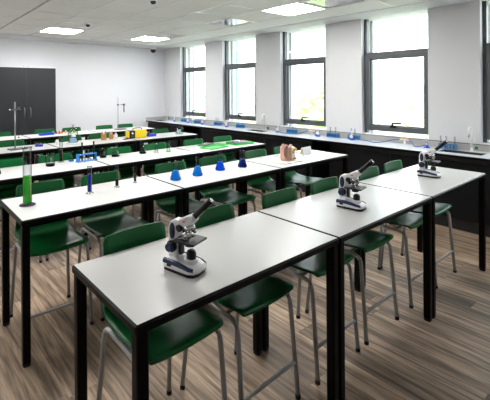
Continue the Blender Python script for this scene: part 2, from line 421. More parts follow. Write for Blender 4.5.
for (i, j) in sorted(GLOSS):
    l = empty('ceiling_panel', (GX + (i + .5) * GP, GY + (j + .5) * GP, RZ), 0, GL[(i, j)], 'ceiling panel')
    q = GP / 2 - .012
    f = MB(); w = .016
    f.box(-q, q, -q, -q + w, -.008, .02); f.box(-q, q, q - w, q, -.008, .02); f.box(-q, -q + w, -q, q, -.008, .02); f.box(q - w, q, -q, q, -.008, .02)
    f.build('panel_frame', M['tbar'], l)
    MB().box(-q + w, q - w, -q + w, q - w, 0.004, .014).build('panel_face', M['gloss_panel'] if j != 5 else M['margin'], l)
def ceil_item(name, x, y, label, cat, dark):
    l = empty(name, (x, y, RZ + .002), 0, label, cat)
    MB().lathe([(.05, 0), (.05, -.012), (.042, -.02)], 20).build('base_ring', M['white'], l)
    MB().lathe([(.034, -.0195), (.030, -.045), (.012, -.055), (0, -.055)], 20).build('sensor_head', M['blackpl'] if dark else M['white'], l)
ceil_item('smoke_detector', 2.455, 5.95, 'small round dark-tipped detector on the ceiling by the left lit panel', 'detector', True)
ceil_item('smoke_detector', 2.43, 3.93, 'small round detector cut by the top edge of the picture', 'detector', True)
l = empty('camera_dome', (5.17, 8.38, RZ - .004), 0, 'small dark-centred camera dome under the ceiling in the far corner', 'camera')
MB().lathe([(.085, 0), (.085, -.03), (.075, -.045)], 20).build('dome_base', M['white'], l)
MB().lathe([(.068, -.045), (.064, -.085), (.045, -.118), (0, -.13)], 20).build('dome', M['blackpl'], l)
l = empty('ceiling_speaker', (2.75, 6.55 + .0, RZ + .002), 0, 'flat round pale ceiling speaker just beyond the left lit panel', 'speaker') 
l.location = (2.42 + .1, 6.35, RZ + .002)
MB().lathe([(.09, 0), (.09, -.006), (.075, -.010), (0, -.010)], 28).build('grille', M['white'], l)

# ------------------------------------------------------------------ outside
MB().box(XO, 60, -40, 60, -1.0, -.9).build('outside_ground', M['grass'])['kind'] = 'structure'
def blob(rad, seed, sub=3, amp=.25):
    bm = bmesh.new(); bmesh.ops.create_icosphere(bm, subdivisions=sub, radius=1)
    rr = random.Random(seed); ph = [rr.uniform(0, 6) for _ in range(9)]
    for v in bm.verts:
        c = v.co
        k = 1 + amp * (math.sin(3.1 * c.x + ph[0]) * math.sin(2.7 * c.y + ph[1]) + .6 * math.sin(6 * c.z + ph[2]) * math.sin(5 * c.x + ph[3]) + .4 * math.sin(11 * c.y + ph[4]) * math.sin(9 * c.z + ph[5])) + rr.uniform(-.09, .09)
        v.co = Vector((c.x * rad[0], c.y * rad[1], c.z * rad[2])) * k
    mb = MB(); bm.verts.index_update(); mb.add([v.co.copy() for v in bm.verts], [[v.index for v in f.verts] for f in bm.faces]); bm.free()
    return mb
for k, (x, y, h, m, lab) in enumerate([
        (15, 10.4, 3.1, 'leaf', 'pale green leafy tree seen faintly through the third window'),
        (19, 12.6, 2.9, 'leaf', 'second green tree seen faintly at the right of the third window'),
        (13.0, 6.1, 2.6, 'leafy', 'washed out yellowish bush seen through the fourth window'),
        (17.5, 4.1, 2.6, 'leafy', 'low yellowish bush at the right of the fourth window'),
        (17, 16.5, 2.6, 'leafy', 'yellow green bush seen through the second window'),
        (18, 21.5, 2.5, 'leafy', 'yellow green bush seen through the first window')]):
    t = empty('tree', (x, y, -.9), 0, lab, 'tree', 'trees outside the windows')
    MB().tube([(0, 0, 0), (.05, 0, h * .3), (.02, .05, h * .6)], [.12, .09, .05]).build('trunk', M['bark'], t)
    o = blob((1.25, 1.7, h * .36), k, 5, .2).build('foliage', M[m], t); o.location = (0, 0, h * .62)

# ------------------------------------------------------------------ cupboard on the back wall
c = empty('tall_cupboard', (0, 0, 0), 0, 'tall charcoal two-door cupboard standing against the back wall', 'cupboard')
CX0, CX1, CYF, CYB, CH = 1.523, 2.667, 8.17, 8.598, 2.105
m_ = MB(); m_.box(CX0, CX0 + .02, CYF + .02, CYB, .06, CH); m_.box(CX1 - .02, CX1, CYF + .02, CYB, .06, CH)
m_.box(CX0, CX1, CYF + .02, CYB, CH - .02, CH); m_.box(CX0, CX1, CYF + .02, CYB, .06, .08); m_.box(CX0, CX1, CYB - .02, CYB, .06, CH)
m_.build('carcass', M['cup'], c)
MB().box(CX0 - .004, CX1 + .004, CYF - .004, CYB, CH, CH + .018).build('top_board', M['tbar'], c, bevel=.002)
MB().box(CX0, CX1, CYF + .04, CYB, FZ, .06).build('plinth', M['black'], c)
for s_, (a, b) in ((1, (CX0 + .002, 2.0935)), (-1, (2.0965, CX1 - .002))):
    d = MB().box(a, b, CYF, CYF + .018, .065, CH - .003).build('door', M['cup'], c, bevel=.0015)
    hx = b - .045 if s_ == 1 else a + .065
    h = MB(); h.tube([(hx, CYF, 1.11), (hx, CYF - .035, 1.12), (hx, CYF - .035, 1.29), (hx, CYF, 1.30)], .0055)
    h.build('handle', M['steel'], d)
    MB().box(hx - .01 if s_ == 1 else a + .02, hx + .0 if s_ == 1 else a + .035, CYF + .0, CYF + .03, CH - .01, CH + .028).build('hinge', M['iron'], d)

# ------------------------------------------------------------------ side worktop with base cabinets and sinks
TZ = 0.864
WZ = 0.866
XW0, XW1 = 5.077, 5.628
SINKS = [(1.44, 1.90), (4.80, 5.24), (8.22, 8.52)]
SX0, SX1 = 5.25, 5.47
wt = empty('worktop', (0, 0, 0), 0, 'long pale laminate worktop running along the window wall', 'worktop')
mb = MB(); ys = [RY0 + .005]
for a, b in SINKS: ys += [a, b]
ys.append(RY1 - .002)
for k in range(len(ys) - 1):
    if k % 2 == 0: mb.box(XW0, XW1, ys[k], ys[k + 1], WZ - .028, WZ)
    else:
        mb.box(XW0, SX0, ys[k], ys[k + 1], WZ - .028, WZ); mb.box(SX1, XW1, ys[k], ys[k + 1], WZ - .028, WZ)
mb.build('worktop_board', M['worktop'], wt)
MB().box(XW0 - .004, XW0, RY0 + .005, RY1 - .002, WZ - .030, WZ - .002).build('front_edge', M['edge'], wt)
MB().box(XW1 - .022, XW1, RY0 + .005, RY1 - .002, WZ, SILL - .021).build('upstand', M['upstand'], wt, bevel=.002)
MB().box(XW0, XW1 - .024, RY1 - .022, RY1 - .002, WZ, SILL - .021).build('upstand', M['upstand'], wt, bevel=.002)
MB().box(XW1 - .023, XW1, RY0 + .005, RY1 - .002, SILL - .0208, SILL - .0135).build('shade_strip', M['shade_line'], wt)  # shadow line along the upstand top, modelled as a dark strip
SN = ['black sink set in the worktop nearest the view, by the right-hand pier', 'black sink set in the worktop beyond the ear model', 'black sink set in the worktop in the far corner']
TN = ['white swan-neck tap at the nearest sink by the right-hand pier', 'slim chrome swan-neck tap at the middle sink', 'slim chrome swan-neck tap at the far corner sink']
for k, (a, b) in enumerate(SINKS):
    s_ = empty('sink', (0, 0, 0), 0, SN[k], 'sink', 'black sinks in the window worktop')
    g = .003; bs = MB()
    bs.box(SX0 + g, SX1 - g, a + g, b - g, WZ - .20, WZ - .19)
    bs.box(SX0 + g, SX0 + g + .012, a + g, b - g, WZ - .19, WZ - .002); bs.box(SX1 - g - .012, SX1 - g, a + g, b - g, WZ - .19, WZ - .002)
    bs.box(SX0 + g + .012, SX1 - g - .012, a + g, a + g + .012, WZ - .19, WZ - .002); bs.box(SX0 + g + .012, SX1 - g - .012, b - g - .012, b - g, WZ - .19, WZ - .002)
    bs.build('basin', M['black'], s_, bevel=.003)
    MB().lathe([(.025, WZ - .19), (.025, WZ - .186), (0, WZ - .186)], 16, ((SX0 + SX1) / 2, (a + b) / 2, 0)).build('drain', M['chrome'], s_)
    ty = (1.62, 4.95, 8.31)[k]; tx = 5.535; hh = .30
    t = empty('tap', (tx, ty, WZ + .0006), 0, TN[k], 'tap', 'taps along the window worktop')
    mt = M['white']
    MB().lathe([(.018, 0), (.018, .006), (.013, .012), (.012, .04)], 16).build('tap_base', mt, t)
    pts = [(0, 0, .03), (0, 0, hh - .04)] + [(-.05 + .05 * math.cos(w), 0, hh - .04 + .04 * math.sin(w)) for w in [R(q) for q in range(20, 181, 20)]] + [(-.10, 0, hh - .08)]
    MB().tube(pts, .011 if k == 0 else .008, 10).build('spout', mt, t)
    MB().lathe([(.006, 0), (.009, .01), (.009, .03), (.005, .04)], 10, (-.10, 0, hh - .125)).build('nozzle', M['chrome'], t)
    v = MB().cyl((.0, -.014, .045), (.0, -.034, .045), .007).build('valve_stem', M['chrome'], t)
    MB().lathe([(.012, 0), (.019, .006), (.019, .024), (.013, .032), (0, .032)], 12, (0, -.034, .045), Matrix.Rotation(PI / 2, 4, 'X')).build('valve_knob', M['greenv'], v)

def base_cabinet(y0, y1, label):
    o = empty('base_cabinet', (0, 0, 0), 0, label, 'cabinet', 'charcoal cabinets under the window worktop')
    F = 5.125
    m = MB(); m.box(F + .02, 5.61, y0 + .001, y0 + .018, .12, .836); m.box(F + .02, 5.61, y1 - .018, y1 - .001, .12, .836)
    m.box(F + .02, 5.61, y0 + .018, y1 - .018, .12, .14); m.box(5.59, 5.61, y0 + .018, y1 - .018, .14, .836)
    m.build('carcass', M['char'], o)
    MB().box(F, F + .018, y0 + .003, y1 - .003, .125, .785).build('door', M['char'], o, bevel=.0015)
    MB().box(F + .012, F + .03, y0 + .002, y1 - .002, .79, .836).build('top_rail', M['black'], o)
    MB().box(F + .05, F + .065, y0, y1, FZ, .12).build('plinth', M['black'], o)
cabs = [(2.42, 3.02), (1.92, 2.42), (1.22, 1.92), (.62, 1.22), (.02, .62), (-.58, .02), (5.81, 6.41), (5.26, 5.81), (4.61, 5.26), (4.12, 4.61), (3.63, 4.12), (7.10, 7.6), (7.6, 8.1), (8.1, 8.595)]
names = ['nearest cabinet door right of the middle kneehole', 'cabinet under the fourth window, second from the middle kneehole', 'cabinet below the nearest sink', 'cabinet door at the right edge behind the front table leg',
         'cabinet beyond the right edge of the picture', 'last cabinet beyond the right edge of the picture', 'cabinet right of the far kneehole', 'second cabinet from the far kneehole', 'cabinet below the middle sink', 'narrow cabinet right of the middle sink', 'narrow cabinet left of the middle kneehole',
         'cabinet left of the far kneehole', 'cabinet second from the back wall', 'cabinet in the far corner below the corner sink']
for (a, b), nm in zip(cabs, names): base_cabinet(a, b, 'charcoal ' + nm)
# back boards of the kneeholes, coloured black to stand for the shade inside
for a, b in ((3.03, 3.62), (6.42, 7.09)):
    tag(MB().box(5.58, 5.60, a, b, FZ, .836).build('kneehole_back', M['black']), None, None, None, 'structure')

# ------------------------------------------------------------------ tables
TL, TD = 1.20, 0.59
def make_table():
    t = empty('lab_table')
    MB().box(.010, TL - .010, .010, TD - .010, TZ - .024, TZ).build('tabletop', M['laminate'], t, bevel=.0015)
    # black bevelled rim round the board
    r = MB(); g = .0015
    o_, i_ = rrect(TL - 2 * g, TD - 2 * g, .012, 3), rrect(TL - .0202, TD - .0202, .003, 3)
    n = len(o_); cx, cy = TL / 2, TD / 2
    z = [(TZ - .030, 0), (TZ - .004, 0)]
    vs = [(x + cx, y + cy, TZ - .030) for x, y in i_] + [(x + cx, y + cy, TZ - .030) for x, y in o_] + [(x + cx, y + cy, TZ - .007) for x, y in o_] + [(x + cx, y + cy, TZ - .0008) for x, y in i_]
    fs = []
    for a in range(3):
        for k in range(n): fs.append((a * n + k, a * n + (k + 1) % n, (a + 1) * n + (k + 1) % n, (a + 1) * n + k))
    for k in range(n): fs.append((3 * n + k, 3 * n + (k + 1) % n, (k + 1) % n, k))
    r.add(vs, fs); r.build('edge_rim', M['edge'], t)
    q = .047; e = .008
    for x in (e, TL - e - q):
        for y in (.005, TD - e - q):
            l = MB(); mt = Matrix.Translation((x + q / 2, y + q / 2, 0))
            l.prism(rrect(q, q, .010, 3), FZ + .022, TZ - .030, mt); lo = l.build('leg', M['leg'], t)
            f = MB(); f.prism(rrect(q - .003, q - .003, .012, 3), FZ, FZ + .022, mt @ Matrix.Translation((0, 0, 0)))
            f.build('foot', M['foot'], lo, bevel=.004)
    for (x0, x1, y0, y1) in ((e + q, TL - e - q, e + .030, e + .044), (e + q, TL - e - q, TD - e - .044, TD - e - .030),
                             (e + .030, e + .044, e + q, TD - e - q), (TL - e - .044, TL - e - .030, e + q, TD - e - q)):
        MB().box(x0, x1, y0, y1, TZ - .058, TZ - .024).build('frame_rail', M['leg'], t, bevel=.002)
    return t
ROWX = [.618, .594, .560, .569, .569]; ROWY = [1.12, 2.461, 3.716, 5.28, 6.67]
ORD = ['front', 'second', 'third', 'fourth', 'back']
POS = ['left-hand', 'middle', 'right-hand']
WITH = {(0, 0): 'with the nearest microscope on it', (0, 1): 'with the middle microscope on it', (0, 2): 'with the farthest microscope on it',
        (1, 0): 'with the tall green measuring cylinder on it', (1, 1): 'with four blue flasks on it', (1, 2): 'with the ear model on it',
        (2, 0): 'with the blue test tube rack on it', (2, 1): 'with small dark and green flasks on it', (2, 2): 'with green trays on it',
        (3, 0): 'with the nearer retort stand on it', (3, 1): 'with the yellow power supply on it', (3, 2): 'with the glass dome on it',
        (4, 0): 'in front of the charcoal cupboard', (4, 1): 'with coloured pieces on it', (4, 2): 'with the farther retort stand on it'}
t0 = make_table()
for r in range(5):
    for k in range(3):
        t = t0 if (r, k) == (0, 0) else copy_tree(t0)
        t.location = (ROWX[r] + k * TL, ROWY[r], 0)
        tag(t, 'white lab table, %s of the %s row, %s' % (POS[k], ORD[r], WITH[(r, k)]), 'table', 'white lab tables in five rows')

# ------------------------------------------------------------------ chairs
def make_chair():
    t = empty('high_chair')
    # side profile of the shell, front lip to top of the back: y, z, half width
    prof = [(-.208, .566, .180), (-.215, .573, .192), (-.216, .583, .199), (-.208, .591, .203), (-.190, .595, .205), (-.160, .594, .206),
            (-.11, .588, .206), (-.05, .583, .205), (.02, .582, .204), (.08, .585, .202), (.125, .592, .199), (.160, .605, .197),
            (.185, .627, .194), (.199, .655, .191), (.207, .692, .188), (.212, .735, .185), (.216, .778, .183), (.220, .82, .182),
            (.225, .862, .181), (.230, .898, .180), (.234, .928, .178), (.236, .946, .173), (.2372, .955, .166), (.2376, .959, .153)]
    NU = 12
    def grid(rows):
        vs = []; fs = []
        for (y, z, w) in rows:
            back = max(0, min(1, (z - .60) / .08)) if y > .1 else 0
            for i in range(NU + 1):
                u = -1 + 2 * i / NU
                vs.append((w * u, y - back * .015 * u * u - 0 * u, z + (1 - back) * .012 * abs(u) ** 2.5))
        n = NU + 1
        for a in range(len(rows) - 1):
            for i in range(NU): fs.append((a * n + i, a * n + i + 1, (a + 1) * n + i + 1, (a + 1) * n + i))
        return MB().add(vs, fs, True)
    grid(prof[:14]).build('seat', M['green'], t, solid=.007, bevel=0)
    grid(prof[13:]).build('backrest', M['green'], t, solid=.009)
    for s in (-1, 1):
        def bend(a, b, c, rad, n=5):
            a, b, c = Vector(a), Vector(b), Vector(c)
            p0 = b + (a - b).normalized() * rad; p1 = b + (c - b).normalized() * rad
            return [p0 * (1 - k / n) ** 2 + b * 2 * (k / n) * (1 - k / n) + p1 * (k / n) ** 2 for k in range(n + 1)]
        fb, ft, bt, bb = (s * .214, -.228, .016), (s * .203, -.185, .552), (s * .186, .185, .556), (s * .214, .232, .016)
        fbend = bend(fb, ft, bt, .055); bbend = bend(ft, bt, bb, .06)
        o = MB().tube([fb] + fbend[:3], .0125, 10).build('leg', M['tube'], t)
        MB().cyl((s * .2143, -.2284, 0), (s * .214, -.228, .022), .0145, n=12).build('foot', M['foot'], o)
        MB().tube(fbend[2:] + bbend[:4], .0122, 10).build('seat_rail', M['tube'], t)
        o = MB().tube(bbend[3:] + [bb], .0125, 10).build('leg', M['tube'], t)
        MB().cyl((s * .2143, .2324, 0), (s * .214, .232, .022), .0145, n=12).build('foot', M['foot'], o)
    MB().cyl((-.208, -.214, .19), (.208, -.214, .19), .0095, n=10).build('footrest', M['tube'], t)
    MB().cyl((-.195, -.10, .556), (.195, -.10, .556), .009, n=8).build('cross_bar', M['tube'], t)
    MB().cyl((-.19, .10, .559), (.19, .10, .559), .009, n=8).build('cross_bar', M['tube'], t)
    return t
CH = [  # row, world x of the centre, y offset, turn in degrees
    [(.968, 0, 2), (1.475, 0, 2), (2.08, 0, 0), (2.615, 0, 0), (3.276, 0, 0), (3.740, .0, 0)],
    [(.888, 0, 0), (1.385, 0, 2), (2.09, 0, 1), (2.612, 0, -2), (3.27, 0, 0), (3.756, 0, 2)],
    [(.90, 0, 0), (1.40, 0, -2), (2.17, 0, 2), (2.69, 0, 0), (3.33, 0, 1), (3.87, 0, -2)],
    [(.84, 0, 0), (1.30, 0, 0), (2.137, 0, 0), (2.615, 0, 0), (3.23, 0, 0), (3.776, 0, 1)],
    [(.88, 0, 0), (1.43, 0, 0), (2.176, 0, 1), (2.665, 0, -1), (3.335, 0, 0), (3.80, 0, 0)]]
ORDN = ['first', 'second', 'third', 'fourth', 'fifth', 'last']
DET = {(0, 0): ', back behind the nearest microscope', (0, 5): ', back just left of the farthest microscope', (1, 0): ', back behind the tall green cylinder',
       (3, 2): ', back behind the bell jar', (3, 3): ', back behind the wooden blocks', (4, 0): ', cut by the left edge', (4, 4): ', back beside the farther retort stand rod', (1, 5): ', back behind the ear model', (3, 4): ', hidden behind the yellow box'}
ch0 = make_chair()
for r in range(5):
    for k, (x, dy, a) in enumerate(CH[r]):
        t = ch0 if (r, k) == (0, 0) else copy_tree(ch0)
        t.location = (x, ROWY[r] + .402 + dy, FZ); t.rotation_euler = (0, 0, R(a))
        lab = 'green high chair, %s row, %s from left%s' % (ORD[r], ORDN[k], DET.get((r, k), ''))
        tag(t, lab, 'chair', 'green high chairs tucked behind the tables')

# ------------------------------------------------------------------ microscopes
def make_microscope():
    t = empty('microscope')     # local +x is the way the head points
    def side(out, y0, y1):      # prism of a side outline (x, z) between two y
        m = MB(); n = len(out)
        vs = [(x, y0, z) for x, z in out] + [(x, y1, z) for x, z in out]
        m.add(vs, [tuple(range(n)), tuple(reversed(range(n, 2 * n)))] + [(i, (i + 1) % n, n + (i + 1) % n, n + i) for i in range(n)])
        return m
    plan = [(-.075, -.047), (-.080, -.040), (-.080, .040), (-.075, .047), (.048, .057), (.070, .047), (.080, .022), (.080, -.022), (.070, -.047), (.048, -.057)]
    MB().prism(plan, 0, .016).build('base_pad', M['blackpl'], t, bevel=.003)
    # white base: loft of the plan upward, high at the arm, low at the nose
    def ztop(x): return .050 - .018 * max(0, (x + .02) / .10) ** 1.3 if x > -.02 else .050
    mb = MB(); n = len(plan); vs = []
    for sc, f in ((1.0, 0), (1.01, .55), (.95, .85), (.80, 1.0)):
        for x, y in plan: vs.append((x * (sc if sc < 1 else 1), y * sc, .013 + (ztop(x) - .013) * f))
    fs = [tuple(reversed(range(n)))]
    for a in range(3):
        for k in range(n): fs.append((a * n + k, a * n + (k + 1) % n, (a + 1) * n + (k + 1) % n, (a + 1) * n + k))
    top = [i + 3 * n for i in range(n)]
    vs.append((0.0, 0, .053)); c_ = len(vs) - 1
    for k in range(n): fs.append((top[k], top[(k + 1) % n], c_))
    mb.add(vs, fs, True); mb.build('base', M['scope'], t)
    for s in (-1, 1):           # blue shoulder stripe each side
        sm = MB(); vs = []
        st = []
        for k in range(9):
            x = -.081 + .151 * k / 8
            yb = .0475 + .0105 * min(1, max(0, (x + .08) / .14)); yb = yb if x < .050 else yb - (x - .050) * .45
            st.append((x, yb))
        for x, y in st:
            zt = ztop(x)
            vs += [(x, s * (y + .0022), .013 + (zt - .013) * .50), (x * .98, s * (y * .965 + .0016), .013 + (zt - .013) * .88), (x * .95, s * (y * .86), zt + .0005), (x * .95, s * (y * .80), zt - .004), (x, s * (y - .006), .013 + (zt - .013) * .4)]
        fs = []
        for k in range(8):
            for j in range(5): fs.append((k * 5 + j, k * 5 + (j + 1) % 5, (k + 1) * 5 + (j + 1) % 5, (k + 1) * 5 + j))
        fs += [(0, 1, 2, 3, 4), (40, 41, 42, 43, 44)]
        sm.add(vs, fs).build('base_stripe', M['navy'], t)
    MB().box(-.058, -.036, -.0525, -.046, .022, .031).build('power_socket', M['blackpl'], t, bevel=.002)
    MB().lathe([(.026, .040), (.026, .050), (.022, .055)], 24, (.030, 0, 0)).build('lamp_collar', M['scope'], t)
    MB().lathe([(.0195, .053), (.0205, .073), (.017, .085), (.010, .090), (0, .091)], 24, (.030, 0, 0)).build('lamp_cap', M['blackpl'], t)
    # arm: column rising at the back into a loop that carries the head
    arm = [(-.072, .045), (-.074, .085), (-.073, .135), (-.071, .172), (-.064, .192), (-.050, .202), (-.030, .205), (-.004, .203), (.006, .192),
           (.0, .180), (-.018, .176), (-.026, .168), (-.028, .148), (-.028, .108), (-.026, .075), (-.022, .045)]
    side(arm, -.022, .022).build('arm', M['scope'], t, bevel=.006, seg=3)
    for s in (-1, 1):
        ov = [(-.051 + .0145 * math.cos(w), .157 + .034 * math.sin(w)) for w in [2 * PI * k / 18 for k in range(18)]]
        o = side(ov, s * .0205, s * .0245).build('arm_inset', M['navy'], t, bevel=.001)
        sl = [(-.043 + .005 * math.cos(w), .161 + .023 * math.sin(w)) for w in [2 * PI * k / 14 for k in range(14)]]
        side(sl, s * .0243, s * .0257).build('slot', M['blackpl'], o)
        MB().cyl((-.050, s * .020, .096), (-.050, s * .034, .096), .0235, .0235, 24).build('coarse_knob', M['blackpl'], t, bevel=.002)
        MB().cyl((-.050, s * .034, .096), (-.050, s * .052, .096), .0185, .0165, 20).build('fine_knob', M['navy'], t, bevel=.002)
        MB().cyl((-.012, s * .020, .176), (-.012, s * .031, .176), .0150, .0150, 20).build('tension_knob', M['blackpl'], t, bevel=.002)
    MB().box(-.028, -.012, -.012, .012, .062, .135).build('focus_rack', M['blackpl'], t, bevel=.002)
    # stage
    st = MB().box(-.030, .074, -.052, .052, .124, .133).build('stage', M['blackpl'], t, bevel=.003)
    for s in (-1, 1):
        MB().tube([(-.018, s * .034, .134), (.0, s * .030, .138), (.034, s * .020, .1355)], .002, 6).build('stage_clip', M['chrome'], st)
    MB().box(.0, .026, -.036, .036, .1332, .1346).build('glass_slide', M['glass'], st)
    MB().lathe([(.020, .104), (.022, .113), (.022, .124)], 20, (.022, 0, 0)).build('condenser', M['blackpl'], t)
    # head: sloping white housing, black disc, three objectives
    head = [(-.020, .182), (-.024, .196), (-.018, .210), (.002, .220), (.026, .232), (.050, .234), (.058, .224), (.052, .210), (.036, .194), (.012, .182)]
    side(head, -.024, .024).build('head', M['scope'], t, bevel=.008, seg=3)
    for s in (-1, 1):
        o = side([(.004, .206), (.018, .210), (.016, .204), (.004, .201)], s * .0238, s * .0246).build('logo', M['red'], t)
    T = Matrix.Translation((.018, 0, .180)) @ Matrix.Rotation(R(-14), 4, 'Y')
    MB().lathe([(.024, .006), (.0255, .0), (.0255, -.006), (.020, -.010)], 24, (0, 0, 0), T).build('nosepiece', M['chrome'], t)
    for a, tilt, ln in ((180, 8, .022), (60, 26, .024), (-60, 26, .032)):
        Q = T @ Matrix.Rotation(R(a), 4, 'Z') @ Matrix.Translation((.013, 0, -.008)) @ Matrix.Rotation(R(-tilt), 4, 'Y')
        o = MB().lathe([(.0095, 0), (.0100, -ln * .55), (.0078, -ln * .65), (.0070, -ln)], 14, (0, 0, 0), Q).build('objective', M['chrome'], t)
        MB().lathe([(.0104, -ln * .30), (.0104, -ln * .42)], 14, (0, 0, 0), Q).build('objective_band', M['blackpl'], o)
    # eyepiece tube at 45 degrees
    d = Vector((math.sin(R(46)), 0, math.cos(R(46)))); p = Vector((.042, 0, .222))
    MB().cyl(p - d * .012, p + d * .008, .0180, .0160, 20).build('tube_socket', M['scope'], t)
    MB().cyl(p + d * .008, p + d * .100, .0130, .0125, 20).build('eyepiece_tube', M['blackpl'], t)
    e = MB().cyl(p + d * .100, p + d * .118, .0150, .0135, 20).build('eyepiece', M['blackpl'], t, bevel=.002)
    MB().cyl(p + d * .1175, p + d * .1188, .0085, n=16).build('lens', M['chrome'], e)
    return t
ms = make_microscope()
for k, (x, y, a, lab) in enumerate([(.985, 1.345, -72, 'nearest white and blue microscope, on the left-hand table of the front row'),
                                   (2.34, 1.355, -80, 'middle white and blue microscope, on the middle table of the front row'),
                                   (3.69, 1.40, -84, 'farthest white and blue microscope, on the right-hand table of the front row')]):
    t = ms if k == 0 else copy_tree(ms)
    t.location = (x, y, TZ); t.rotation_euler = (0, 0, R(a)); t.scale = (1.05,) * 3; tag(t, lab, 'microscope', 'microscopes on the front row')

# ------------------------------------------------------------------ glassware
def shell(prof, th=.0015):          # closed glass wall from an outer profile (r, z)
    r, z = prof[-1]
    return [(0.0, prof[0][1])] + prof + [(max(r - th, .0006), z), (max(r - th, .0006), z - .004)]
def fill(prof, z1, th=.0012):        # liquid inside the outer profile up to z1
    out = [(0, prof[0][1] + th)]
    for i, (r, z) in enumerate(prof):
        if z >= z1:
            r0, z0 = prof[i - 1]; f = (z1 - z0) / (z - z0); out.append((r0 + (r - r0) * f - th, z1)); break
        out.append((r - th, max(z, prof[0][1] + th)))
    out.append((0, z1)); return out
def flask(x, y, h, d, mliq, frac, label, group=None):
    t = empty('conical_flask', (x, y, TZ), 0, label, 'flask', group)
    r = d / 2; nr = max(.010, r * .38)
    prof = [(r * .90, 0), (r, h * .04), (r * .98, h * .09), (r * .70, h * .34), (nr * 1.12, h * .60), (nr, h * .66), (nr, h * .94), (nr * 1.22, h * .975), (nr * 1.25, h)]
    MB().lathe(shell(prof), 24).build('flask_body', M['glass'], t)
    if mliq: MB().lathe(fill(prof, h * frac), 24).build('liquid', M[mliq], t)
    MB().lathe([(r * .80, h * .30), (r * .795, h * .305)], 24)
    m = MB()
    for k in range(5):              # white printed patch of graduation marks
        z = h * (.16 + .05 * k); rr = r * (1.0 - (z / h - .09) * .96) + .0006
        for a in range(2):
            w0 = R(-70 + a * 6); w1 = R(-64 + a * 6)
            m.add([(rr * math.cos(w0), rr * math.sin(w0), z), (rr * math.cos(w1), rr * math.sin(w1), z), (rr * math.cos(w1), rr * math.sin(w1), z + h * .018), (rr * math.cos(w0), rr * math.sin(w0), z + h * .018)], [(0, 1, 2, 3)])
    if d > .07: m.build('graduation', M['inkw'], t)
    return t
FG = 'conical flasks of blue liquid'
flask(1.910, 2.745, .165, .096, 'lblue', .50, 'conical flask of bright blue liquid, leftmost of the row of blue flasks', FG)
flask(2.160, 2.755, .165, .096, 'lblue', .50, 'conical flask of bright blue liquid, second in the row of blue flasks', FG)
flask(2.470, 2.795, .165, .096, 'mblue', .50, 'conical flask of royal blue liquid, third in the row of blue flasks', FG)
flask(2.740, 2.765, .165, .096, 'nblue', .50, 'conical flask of dark navy liquid, rightmost of the row of blue flasks', FG)
flask(0.745, 4.000, .19, .10, 'dark', .30, 'conical flask with dark liquid at the left edge of the third row')
flask(1.532, 4.200, .10, .058, 'cyan', .18, 'small flask with a little light blue liquid left of the blue rack')
flask(2.042, 4.160, .165, .096, 'dark', .16, 'conical flask with dark liquid just right of the squat dark beaker')
flask(2.395, 4.140, .155, .088, 'dark', .16, 'conical flask with dark liquid alone in the middle of the third row')
flask(2.537, 4.055, .118, .050, None, 0, 'small empty clear flask between the dark flask and the green one')
flask(2.703, 4.035, .118, .058, 'pgreen', .22, 'small flask with pale green liquid on the third row')
def beaker(x, y, h, d, frac, label):
    t = empty('beaker', (x, y, TZ), 0, label, 'beaker'); r = d / 2
    prof = [(r * .90, 0), (r * .97, h * .05), (r, h * .15), (r, h * .86), (r * 1.06, h * .95), (r * 1.14, h)]
    MB().lathe(shell(prof), 24).build('beaker_body', M['glass'], t)
    MB().lathe(fill(prof, h * frac), 24).build('liquid', M['dark'], t)
    m = MB()
    for k in range(4): m.box(-.012, .004, -r - .0008, -r + .0004, h * (.35 + .12 * k), h * (.37 + .12 * k))
    m.build('graduation', M['inkw'], t)
beaker(1.270, 4.080, .118, .090, .20, 'squat beaker with dark liquid left of the dark measuring cylinder')
beaker(1.900, 4.190, .108, .078, .26, 'squat beaker with dark liquid right of the blue test tube rack')
def mcyl(x, y, h, d, liq, frac, label, cat='measuring cylinder', marks=True, hexa=1.9):
    t = empty('measuring_cylinder', (x, y, TZ), 0, label, cat); r = d / 2
    ft = MB(); n = 6; R_ = r * hexa
    ft.lathe([(R_, 0), (R_, .004), (R_ * .8, .008), (r * .9, .012), (r * .9, .018)], 12, smooth=False); ft.build('foot', M['glass'], t)
    prof = [(r * .85, .014), (r, .020), (r, h - .012), (r * 1.12, h - .004), (r * 1.15, h)]
    MB().lathe(shell(prof), 24).build('cylinder_body', M['glass'], t)
    MB().lathe(fill(prof, h * frac), 24).build('liquid', M[liq], t)
    if marks:
        m = MB(); k = 0; z = h * .12
        while z < h * .93:
            w = r * (1.0 if k % 5 == 0 else .5)
            a0, a1 = -R(68), -R(68) + w / r * .45
            q = [(math.cos(a) * (r + .0006), math.sin(a) * (r + .0006)) for a in (a0, (a0 + a1) / 2, a1)]
            for (p0, p1) in ((q[0], q[1]), (q[1], q[2])):
                m.add([(*p0, z), (*p1, z), (*p1, z + .0022), (*p0, z + .0022)], [(0, 1, 2, 3)])
            k += 1; z += h * .025
        m.build('graduation', M['ink'], t)
mcyl(0.715, 2.790, .395, .057, 'lgreen', .50, 'tall measuring cylinder half full of bright green liquid on the second row')
mcyl(1.160, 2.800, .205, .034, 'dblue_l', .70, 'slim measuring cylinder of dark blue liquid on the second row', hexa=1.7)
mcyl(1.402, 2.835, .170, .026, 'dark', .40, 'slim cylinder with dark liquid, middle of the three slim ones on the second row', hexa=1.7)
mcyl(1.587, 2.875, .150, .022, 'dark', .45, 'shortest slim cylinder with dark liquid, nearest the table joint on the second row', hexa=1.7)
mcyl(1.427, 4.215, .275, .036, 'dark', .50, 'tall slim measuring cylinder with black liquid left of the small blue flask')

